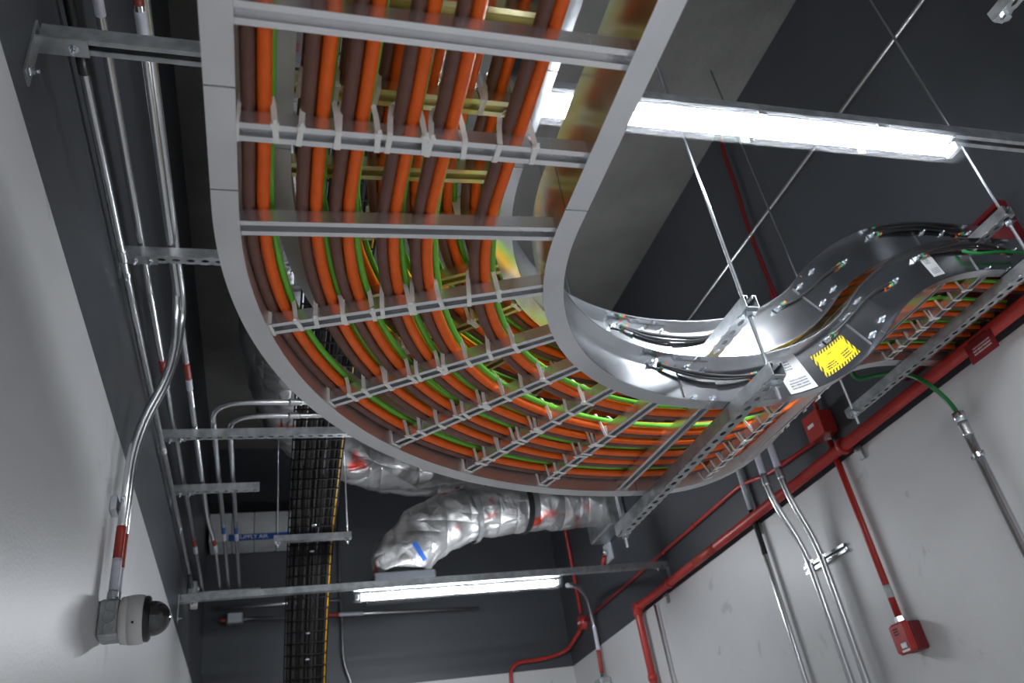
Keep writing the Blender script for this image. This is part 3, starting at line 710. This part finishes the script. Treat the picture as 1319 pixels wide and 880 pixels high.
# ================================================================ ducts
def duct(pts, rr, label, name='foil_duct', seed=0, wr=0.022, n=40, k=18, bands=(), squash=1.0):
    path = smooth_path(pts, k); m = len(path); rad = []
    for i in range(m):
        f = i/(m-1)*(len(rr)-1); a = int(min(f, len(rr)-2)); rad.append(rr[a]+(rr[a+1]-rr[a])*(f-a))
    root = thing(name, path[0], label, 'duct', 'foil wrapped ducts')
    mb = MB().tube(path, rad, n)
    for i in range(m):
        c = path[i]
        for q in range(n):
            v = mb.v[i*n+q]; d = (v-c)
            nz = noise.noise(v*3.0+V((seed, 0, 0)))*1.0+noise.noise(v*8.0+V((seed, 3, 0)))*0.7+noise.noise(v*19.0+V((0, seed, 0)))*0.35
            mb.v[i*n+q] = c+d*(1+wr/rad[i]*nz*1.3)
    mb.build('jacket', 'foil', root)
    for (a, mm) in bands:
        i = int(a*(m-1)); seg = path[max(0, i-1):i+2]
        MB().tube(seg, rad[i]+0.022, n, cap=False).build('strap', mm, root)
    return root
duct([(0.13, 0.9, 3.05), (0.13, 2.4, 3.02), (0.12, 3.6, 2.98), (0.14, 4.7, 2.95), (0.30, 5.55, 2.92), (0.75, 6.05, 2.88), (1.25, 6.25, 2.86), (1.75, 6.32, 2.86)], [0.27, 0.27, 0.27, 0.27, 0.25, 0.23, 0.22, 0.22], 'silver foil duct running behind the trays and turning right', seed=1, bands=((0.30, 'galv'), (0.52, 'galv')))
duct([(2.86, 6.22, 2.44), (2.45, 6.18, 2.44), (2.0, 6.12, 2.43), (1.55, 6.05, 2.36), (1.18, 5.98, 2.20), (0.98, 5.95, 1.98), (0.96, 5.95, 1.90)], [0.17, 0.19, 0.20, 0.21, 0.22, 0.22, 0.21], 'crumpled foil elbow duct coming from the right wall and turning down', seed=5, wr=0.022, bands=((0.33, 'black_paint'), (0.5, 'galv')))
pl = thing('duct_plenum', (0.96, 5.95, 1.74), 'grey sheet metal collar under the mouth of the foil elbow', 'duct')
MB().box((0.97, 5.95, 1.80), (0.44, 0.40, 0.10), bevel=0.008).build('collar', 'duct_grey', pl)
MB().box((0.97, 5.95, 1.742), (0.48, 0.44, 0.014)).build('flange', 'duct_grey', pl)
bl = MB().box((1.08, 5.715, 1.97), (0.035, 0.006, 0.15), (V((0.9, 0, 0.42)).normalized(), V((0,1,0)), V((-0.42, 0, 0.9)).normalized())).build('flow_label', 'blue_tape'); tag(bl, 'small blue flow arrow sticker on the foil elbow', 'sticker')
MB().box((2.80, 6.22, 2.44), (0.16, 0.50, 0.50), bevel=0.01).build('duct_collar', 'galv').__setitem__('label', 'galvanised square collar where the foil elbow meets right wall')
bpy.data.objects['duct_collar']['category'] = 'duct'

wd = thing('white_duct', (-0.1, 7.6, 2.79), 'white rectangular duct with a blue airflow strip on the far wall', 'duct')
for k in range(5):
    x0 = -0.48+0.195*k; MB().box((x0+0.096, 7.70, 2.93), (0.190, 0.34, 0.27), bevel=0.006).build('duct_panel', 'duct_white', wd)
MB().box((-0.005, 7.70, 2.93), (0.94, 0.325, 0.255)).build('core', 'black_paint', wd)
bs = MB().box((0.08, 7.524, 2.822), (0.78, 0.006, 0.06)).build('airflow_strip', 'blue_tape', wd); bs['label'] = 'blue strip reading SUPPLY AIR'
def text(body, size, at, rot, m, parent):
    cu = bpy.data.curves.new('lettering', 'FONT'); cu.body = body; cu.size = size; cu.extrude = 0.0006; cu.align_x = 'CENTER'; cu.align_y = 'CENTER'
    t = bpy.data.objects.new('tmp', cu); col.objects.link(t)
    dg = bpy.context.evaluated_depsgraph_get(); me = bpy.data.meshes.new_from_object(t.evaluated_get(dg)); bpy.data.objects.remove(t)
    me.materials.clear(); me.materials.append(MATS[m]); me.name = 'lettering'
    return place('lettering', me, at, parent, rot)
text('SUPPLY AIR', 0.052, (-0.10, 7.520, 2.822), Matrix.Rotation(PI/2, 3, 'X'), 'paper', wd)

# ================================================================ far wall conduits
def fc(p, X0, label, **k): return conduit(p, label, **k)
conduit([(-0.40, 7.79, 2.27), (0.70, 7.79, 2.27)], 'upper of two grey conduits across the dark far wall', r=0.016, group='conduits on the far wall')
conduit([(-0.36, 7.79, 2.165), (2.0, 7.79, 2.09)], 'lower of two grey conduits across the dark far wall, red banded', r=0.016, bands=((0.0, 0.05, 'red_tape'), (0.93, 1.03, 'red_tape'), (1.03, 1.25, 'white_tape')), group='conduits on the far wall')
conduit([(0.70, 7.85, 3.3), (0.70, 7.85, 1.72), (0.78, 7.85, 1.50), (0.86, 7.85, -1.2)], 'thin grey conduit running down the middle of the far wall', r=0.014, group='conduits on the far wall')
jb = thing('junction_box', (-0.2, 7.8, 2.12), 'small grey junction box on the far wall beside the conduits', 'box')
MB().box((-0.24, 7.80, 2.17), (0.14, 0.10, 0.09), bevel=0.008).build('body', 'galv', jb); MB().box((-0.24, 7.744, 2.17), (0.12, 0.012, 0.075), bevel=0.004).build('cover', 'light_housing', jb)

# ================================================================ right wall: red sprinkler pipe, alarm conduit and devices
RX = XR-0.06
def redpipe(pts, r, label, joints=(), rb=0.06, group='red pipes on the right wall', m='red_paint', name='red_pipe'):
    path = bent(pts, rb, 6); root = thing(name, path[0], label, 'pipe', group); MB().tube(path, r, 16).build('pipe', m, root)
    for (p, q, rr) in joints: MB().tube([p, q], rr, 16).build('coupling', m, root)
    return root
zq = PX(1319, 392, RX).z
rp = redpipe([(RX, -1.5, zq), (RX, 6.06, zq), (RX, 6.06, -1.2)], 0.029, 'thick red sprinkler pipe along the right wall just above the white paint',
             joints=[((RX, 3.19, zq), (RX, 3.215, zq), 0.043), ((RX, 5.98, zq), (RX, 6.07, zq), 0.036), ((RX, 6.06, zq-0.06), (RX, 6.06, zq+0.03), 0.036), ((RX, 5.40, zq), (RX, 5.44, zq), 0.036), ((RX, 6.06, 0.98), (RX, 6.06, 1.02), 0.036)])
MB().tube([(RX, 4.66, zq), (RX, 4.98, zq)], 0.0295, 16).build('marking_band', 'red_tape', rp)
for y in (3.16, 4.2, 5.6):
    MB().box((XR-0.02, y, zq-0.045), (0.04, 0.02, 0.012)).build('hanger', 'galv', rp); MB().box((XR-0.012, y, zq-0.06), (0.012, 0.03, 0.07)).build('hanger', 'galv', rp)
ax = XR-0.022
redpipe([(ax, 3.40, 1.66), (ax, 3.95, 1.70), (ax, 4.22, 1.765), (ax, 7.33, 1.765)], 0.0125, 'thin red alarm conduit with an offset bend above the sprinkler pipe',
        joints=[((ax, 4.92, 1.765), (ax, 4.97, 1.765), 0.016), ((ax, 5.45, 1.765), (ax, 5.50, 1.765), 0.016), ((ax, 3.75, 1.69), (ax, 3.80, 1.693), 0.016)], rb=0.1, name='alarm_conduit', group='red alarm conduits')
redpipe([(ax, 7.38, 1.85), (ax, 7.38, ZC)], 0.014, 'thin red alarm conduit rising in the far right corner', name='alarm_conduit', group='red alarm conduits')
redpipe([(XR-0.03, 7.45, 1.72), (XR-0.05, 7.86, 1.62), (2.55, 7.86, 1.57), (2.24, 7.86, 1.57), (2.24, 7.86, -1.0)], 0.018, 'thin red alarm conduit curving onto the far wall', rb=0.16, name='alarm_conduit', group='red alarm conduits')
for (y, z, lab) in ((7.38, 1.765, 'small red round junction box in the far right corner'),):
    q = thing('alarm_junction_box', (XR, y, z-0.07), lab, 'box', 'red alarm boxes')
    MB().lathe((XR-0.002, y, z), (-1,0,0), [(0, 0.062), (0.05, 0.062), (0.055, 0.055)], 20).build('body', 'red_paint', q); MB().cyl((XR-0.056, y-0.02, z), (XR-0.062, y-0.02, z), 0.01, 8).build('screw', 'paper', q); MB().cyl((XR-0.056, y+0.02, z), (XR-0.062, y+0.02, z), 0.01, 8).build('screw', 'paper', q)
q = thing('alarm_junction_box', (XR, 3.34, 1.60), 'square red junction box above the vertical alarm conduit', 'box', 'red alarm boxes')
MB().box((XR-0.048, 3.32, 1.70), (0.092, 0.135, 0.135), bevel=0.006).build('body', 'red_paint', q)
MB().box((XR-0.096, 3.32, 1.70), (0.006, 0.142, 0.142), bevel=0.002).build('cover', 'red_paint', q); MB().box((XR-0.1, 3.335, 1.705), (0.003, 0.052, 0.018)).build('nameplate', 'paper', q)
MB().hexa((XR-0.03, 3.32, 1.61), (XR-0.03, 3.32, 1.635), 0.022).build('connector', 'zinc', q)
redpipe([(XR-0.03, 3.32, 1.77), (XR-0.03, 3.32, 2.6)], 0.0125, 'thin red alarm conduit rising from the square red junction box', name='alarm_conduit', group='red alarm conduits')
ac = redpipe([(XR-0.03, 3.32, 1.615), (XR-0.03, 3.32, 0.685)], 0.0165, 'vertical red alarm conduit down the white wall to the strobe', name='alarm_conduit', group='red alarm conduits')
MB().tube([(XR-0.03, 3.32, 0.78), (XR-0.03, 3.32, 0.84)], 0.0172, 14).build('printed_band', 'duct_white', ac)
sb = thing('alarm_strobe', (XR, 3.30, 0.5), 'red fire alarm horn strobe on the white right wall', 'fire alarm')
MB().box((XR-0.031, 3.285, 0.59), (0.060, 0.112, 0.125), bevel=0.005).build('back_box', 'red_dark', sb)
fp = MB().box((XR-0.080, 3.285, 0.59), (0.040, 0.118, 0.135), bevel=0.012).build('face', 'red_paint', sb)
MB().box((XR-0.102, 3.272, 0.555), (0.010, 0.036, 0.026), bevel=0.004).build('strobe_lens', 'paper', fp)
for i in range(3):
    for j in range(3): MB().box((XR-0.1005, 3.295+0.012*(i-1), 0.62+0.012*(j-1)), (0.004, 0.006, 0.006)).build('horn_slot', 'black_paint', fp)
MB().box((XR-0.1005, 3.272, 0.533), (0.003, 0.05, 0.010)).build('lettering_strip', 'paper', fp)
MB().hexa((XR-0.03, 3.32, 0.658), (XR-0.03, 3.32, 0.69), 0.024).build('connector', 'zinc', sb)

# two conduits with an offset bend, on a stand-off strut
for (Y, xs_, lab) in ((3.745, (2.70, 2.70, 2.80), 'left of two offset steel conduits with blue and white bands'), (3.66, (2.745, 2.745, 2.822), 'right of two offset steel conduits with blue and white bands')):
    conduit([(xs_[0], Y, 2.6), (xs_[1], Y, 1.46), (xs_[2], Y, 1.17), (xs_[2]+0.01, Y, -1.3)], lab, r=0.0185, rb=0.13, bands=((0.66, 0.77, 'blue_tape'), (0.77, 0.98, 'white_tape')), couplings=(1.02,), group='offset conduits on the right wall')
strut('standoff_strut', (2.868, 3.52, 1.10), (2.868, 3.90, 1.10), 'short strut on the white wall clamping two steel conduits', face=(1,0,0), slots=False, w=0.045, h=0.021)
cl = thing('conduit_clamp_pair', (2.84, 3.7, 1.09), 'zinc clamps fixing the two offset conduits to their strut', 'clamp')
strap((2.803, 3.745, 1.10), (0,0,1), (-1,0,0), 0.019, cl); strap((2.825, 3.66, 1.10), (0,0,1), (-1,0,0), 0.019, cl)
conduit([(XR-0.032, 4.20, 2.8), (XR-0.032, 4.20, -1.3)], 'thin steel conduit with a black painted length, left of the offset pair', r=0.0155, bands=((0.0, 1.22, 'light_housing'), (1.22, 1.50, 'black_paint')), group='conduits on the right wall')
gc = conduit([(XR-0.035, 2.50, 1.30), (XR-0.035, 2.50, -1.3)], 'steel conduit at the right edge taking a green earth cable', r=0.0195, couplings=(0.05,), group='conduits on the right wall')
MB().tube([(XR-0.035, 2.50, 1.285), (XR-0.035, 2.50, 1.33)], 0.026, 14).build('bushing', 'zinc', gc)
strap((XR-0.035, 2.50, 1.13), (0,0,1), (-1,0,0), 0.0198, gc)
g = MB().tube(smooth_path([(XR-0.035, 2.50, 1.20), (XR-0.035, 2.50, 1.32), (XR-0.05, 2.515, 1.42), (2.80, 2.545, 1.52), (2.79, 2.63, 1.61), (2.77, 2.74, 1.665), (2.74, 2.83, 1.70), (2.70, 2.80, 1.74), (2.62, 2.60, 1.72)], 8), 0.0105, 10).build('earth_cable', 'green_lead'); tag(g, 'loose green earth cable arching from tray into the wall conduit', 'cable')
g = MB().tube(smooth_path([LOW.pt(LOW.sX(2.48), 0.31, 0.11), LOW.pt(LOW.sX(2.52), 0.33, 0.08), LOW.pt(LOW.sX(2.62), 0.335, 0.085), LOW.pt(LOW.sX(2.74), 0.33, 0.09)], 8), 0.006, 8).build('earth_cable', 'green_lead'); tag(g, 'short green earth lead at the top end of the lower tray', 'cable')

# firestop panel where the trays enter the wall, and its tag
fs_ = thing('firestop_seal', (XR, 2.2, 1.5), 'dark red firestop seal where both trays enter the right wall', 'firestop')
MB().box((XR-0.006, 2.27, 1.785), (0.010, 0.80, 0.32)).build('sheet', 'red_dark', fs_)
MB().box((XR-0.02, 2.27, 1.955), (0.04, 0.84, 0.02)).build('frame', 'red_dark', fs_); MB().box((XR-0.02, 1.86, 1.785), (0.04, 0.02, 0.32)).build('frame', 'red_dark', fs_); MB().box((XR-0.02, 2.68, 1.785), (0.04, 0.02, 0.32)).build('frame', 'red_dark', fs_)
MB().box((XR-0.02, 2.27, 1.615), (0.04, 0.84, 0.02)).build('frame', 'red_dark', fs_)
def quad_sheet(c, L, Wd, axl, axw, n, m, name, th=0.003):
    c, axl, axw, n = V(c), V(axl), V(axw), V(n); mb = MB().box(c, (L, Wd, th), (axl, axw, n)); o = mb.build(name, m); ul = o.data.uv_layers.new(name='UVMap')
    org = o.location
    for lp in o.data.loops:
        q = V(o.data.vertices[lp.vertex_index].co)+org-c; ul.data[lp.index].uv = (q.dot(axl)/L+0.5, q.dot(axw)/Wd+0.5)
    return o
tag(quad_sheet((2.80, 2.20, 1.475), 0.15, 0.085, (0,-1,0), (0,0,1), (-1,0,0), 'red_sign_print', 'firestop_tag'), 'dark red printed tag hanging below the sprinkler pipe', 'sign')
MB().box((2.83, 2.20, 1.52), (0.06, 0.10, 0.012)).build('tag_hook', 'red_dark', None)
bpy.data.objects['tag_hook']['label'] = 'small red clip holding the printed tag to the pipe'; bpy.data.objects['tag_hook']['category'] = 'clip'

# high conduit on the right wall with red drop, as seen under the near light
conduit([(XR-0.05, -1.0, 3.0), (XR-0.05, 7.6, 3.0)], 'slim steel conduit high on the dark right wall', r=0.012, bands=((5.25, 5.95, 'black_paint'),), group='conduits on the right wall')
pts = [PX(x, y, XR-0.03) for x, y in ((925, 150), (931, 195), (946, 235), (962, 290), (1000, 385), (1040, 470))]
redpipe(pts, 0.013, 'thin red alarm conduit with a bend, high on the dark right wall', name='alarm_conduit', group='red alarm conduits', rb=0.12, m='red_dark')
# strut end hanging in the top right corner
q = PZ(1283, 30, 2.0)
strut('hanger_strut', (q.x+0.01, q.y, 2.045), (q.x+0.01, 0.2, 2.045), 'end of a slotted strut in the top right corner', group=None)
MB().hexa((q.x+0.01, q.y-0.03, 1.985), (q.x+0.01, q.y-0.03, 2.003), 0.014).build('nut', 'zinc', bpy.data.objects['hanger_strut'])
rod(q.x+0.01, q.y-0.10, 2.046, ZC, 'threaded rod above the strut end in the top right corner', ())

# conduit drop at the far right corner from the light strut
conduit([(2.10, 5.56, 1.60), PX(742, 754, 2.32), PX(756, 768, 2.68), PX(762, 792, XR-0.05), PX(770, 832, XR-0.05), PX(776, 872, XR-0.05)], 'grey conduit curving from the far light strut down the right wall', r=0.017, rb=0.22, bands=((-0.42, -0.22, 'white_tape'), (-0.22, -0.03, 'red_tape')), group='conduits on the right wall')
qb = PX(777, 880, XR-0.05); q = thing('outlet_box', (XR, qb.y, qb.z-0.08), 'grey outlet box below the far curved conduit', 'box')
MB().box((XR-0.05, qb.y, qb.z-0.03), (0.095, 0.16, 0.13), bevel=0.006).build('body', 'galv', q); MB().box((XR-0.1, qb.y, qb.z-0.03), (0.006, 0.14, 0.11)).build('cover', 'galv', q)
conduit([(XR-0.03, 5.80, 1.47), (XR-0.03, 5.80, -1.2)], 'thin grey conduit beside the sprinkler pipe drop', r=0.010, group='conduits on the right wall')
q = thing('door_contact_box', (XR, 6.4, 2.02), 'small galvanised plate with red fitting on the dark right wall', 'box')
MB().box((XR-0.006, 6.50, 2.13), (0.012, 0.16, 0.16)).build('plate', 'light_housing', q); MB().cyl((XR-0.014, 6.50, 2.13), (XR-0.06, 6.50, 2.13), 0.022, 12).build('fitting', 'zinc', q); MB().tube([(XR-0.045, 6.52, 2.10), (XR-0.045, 6.62, 2.02)], 0.016, 10).build('red_lead', 'red_paint', q)

# ---------------------------------------------------------------- lift the scene so the floor is at zero
for o in bpy.data.objects:
    if o.parent is None: o.location.z += H
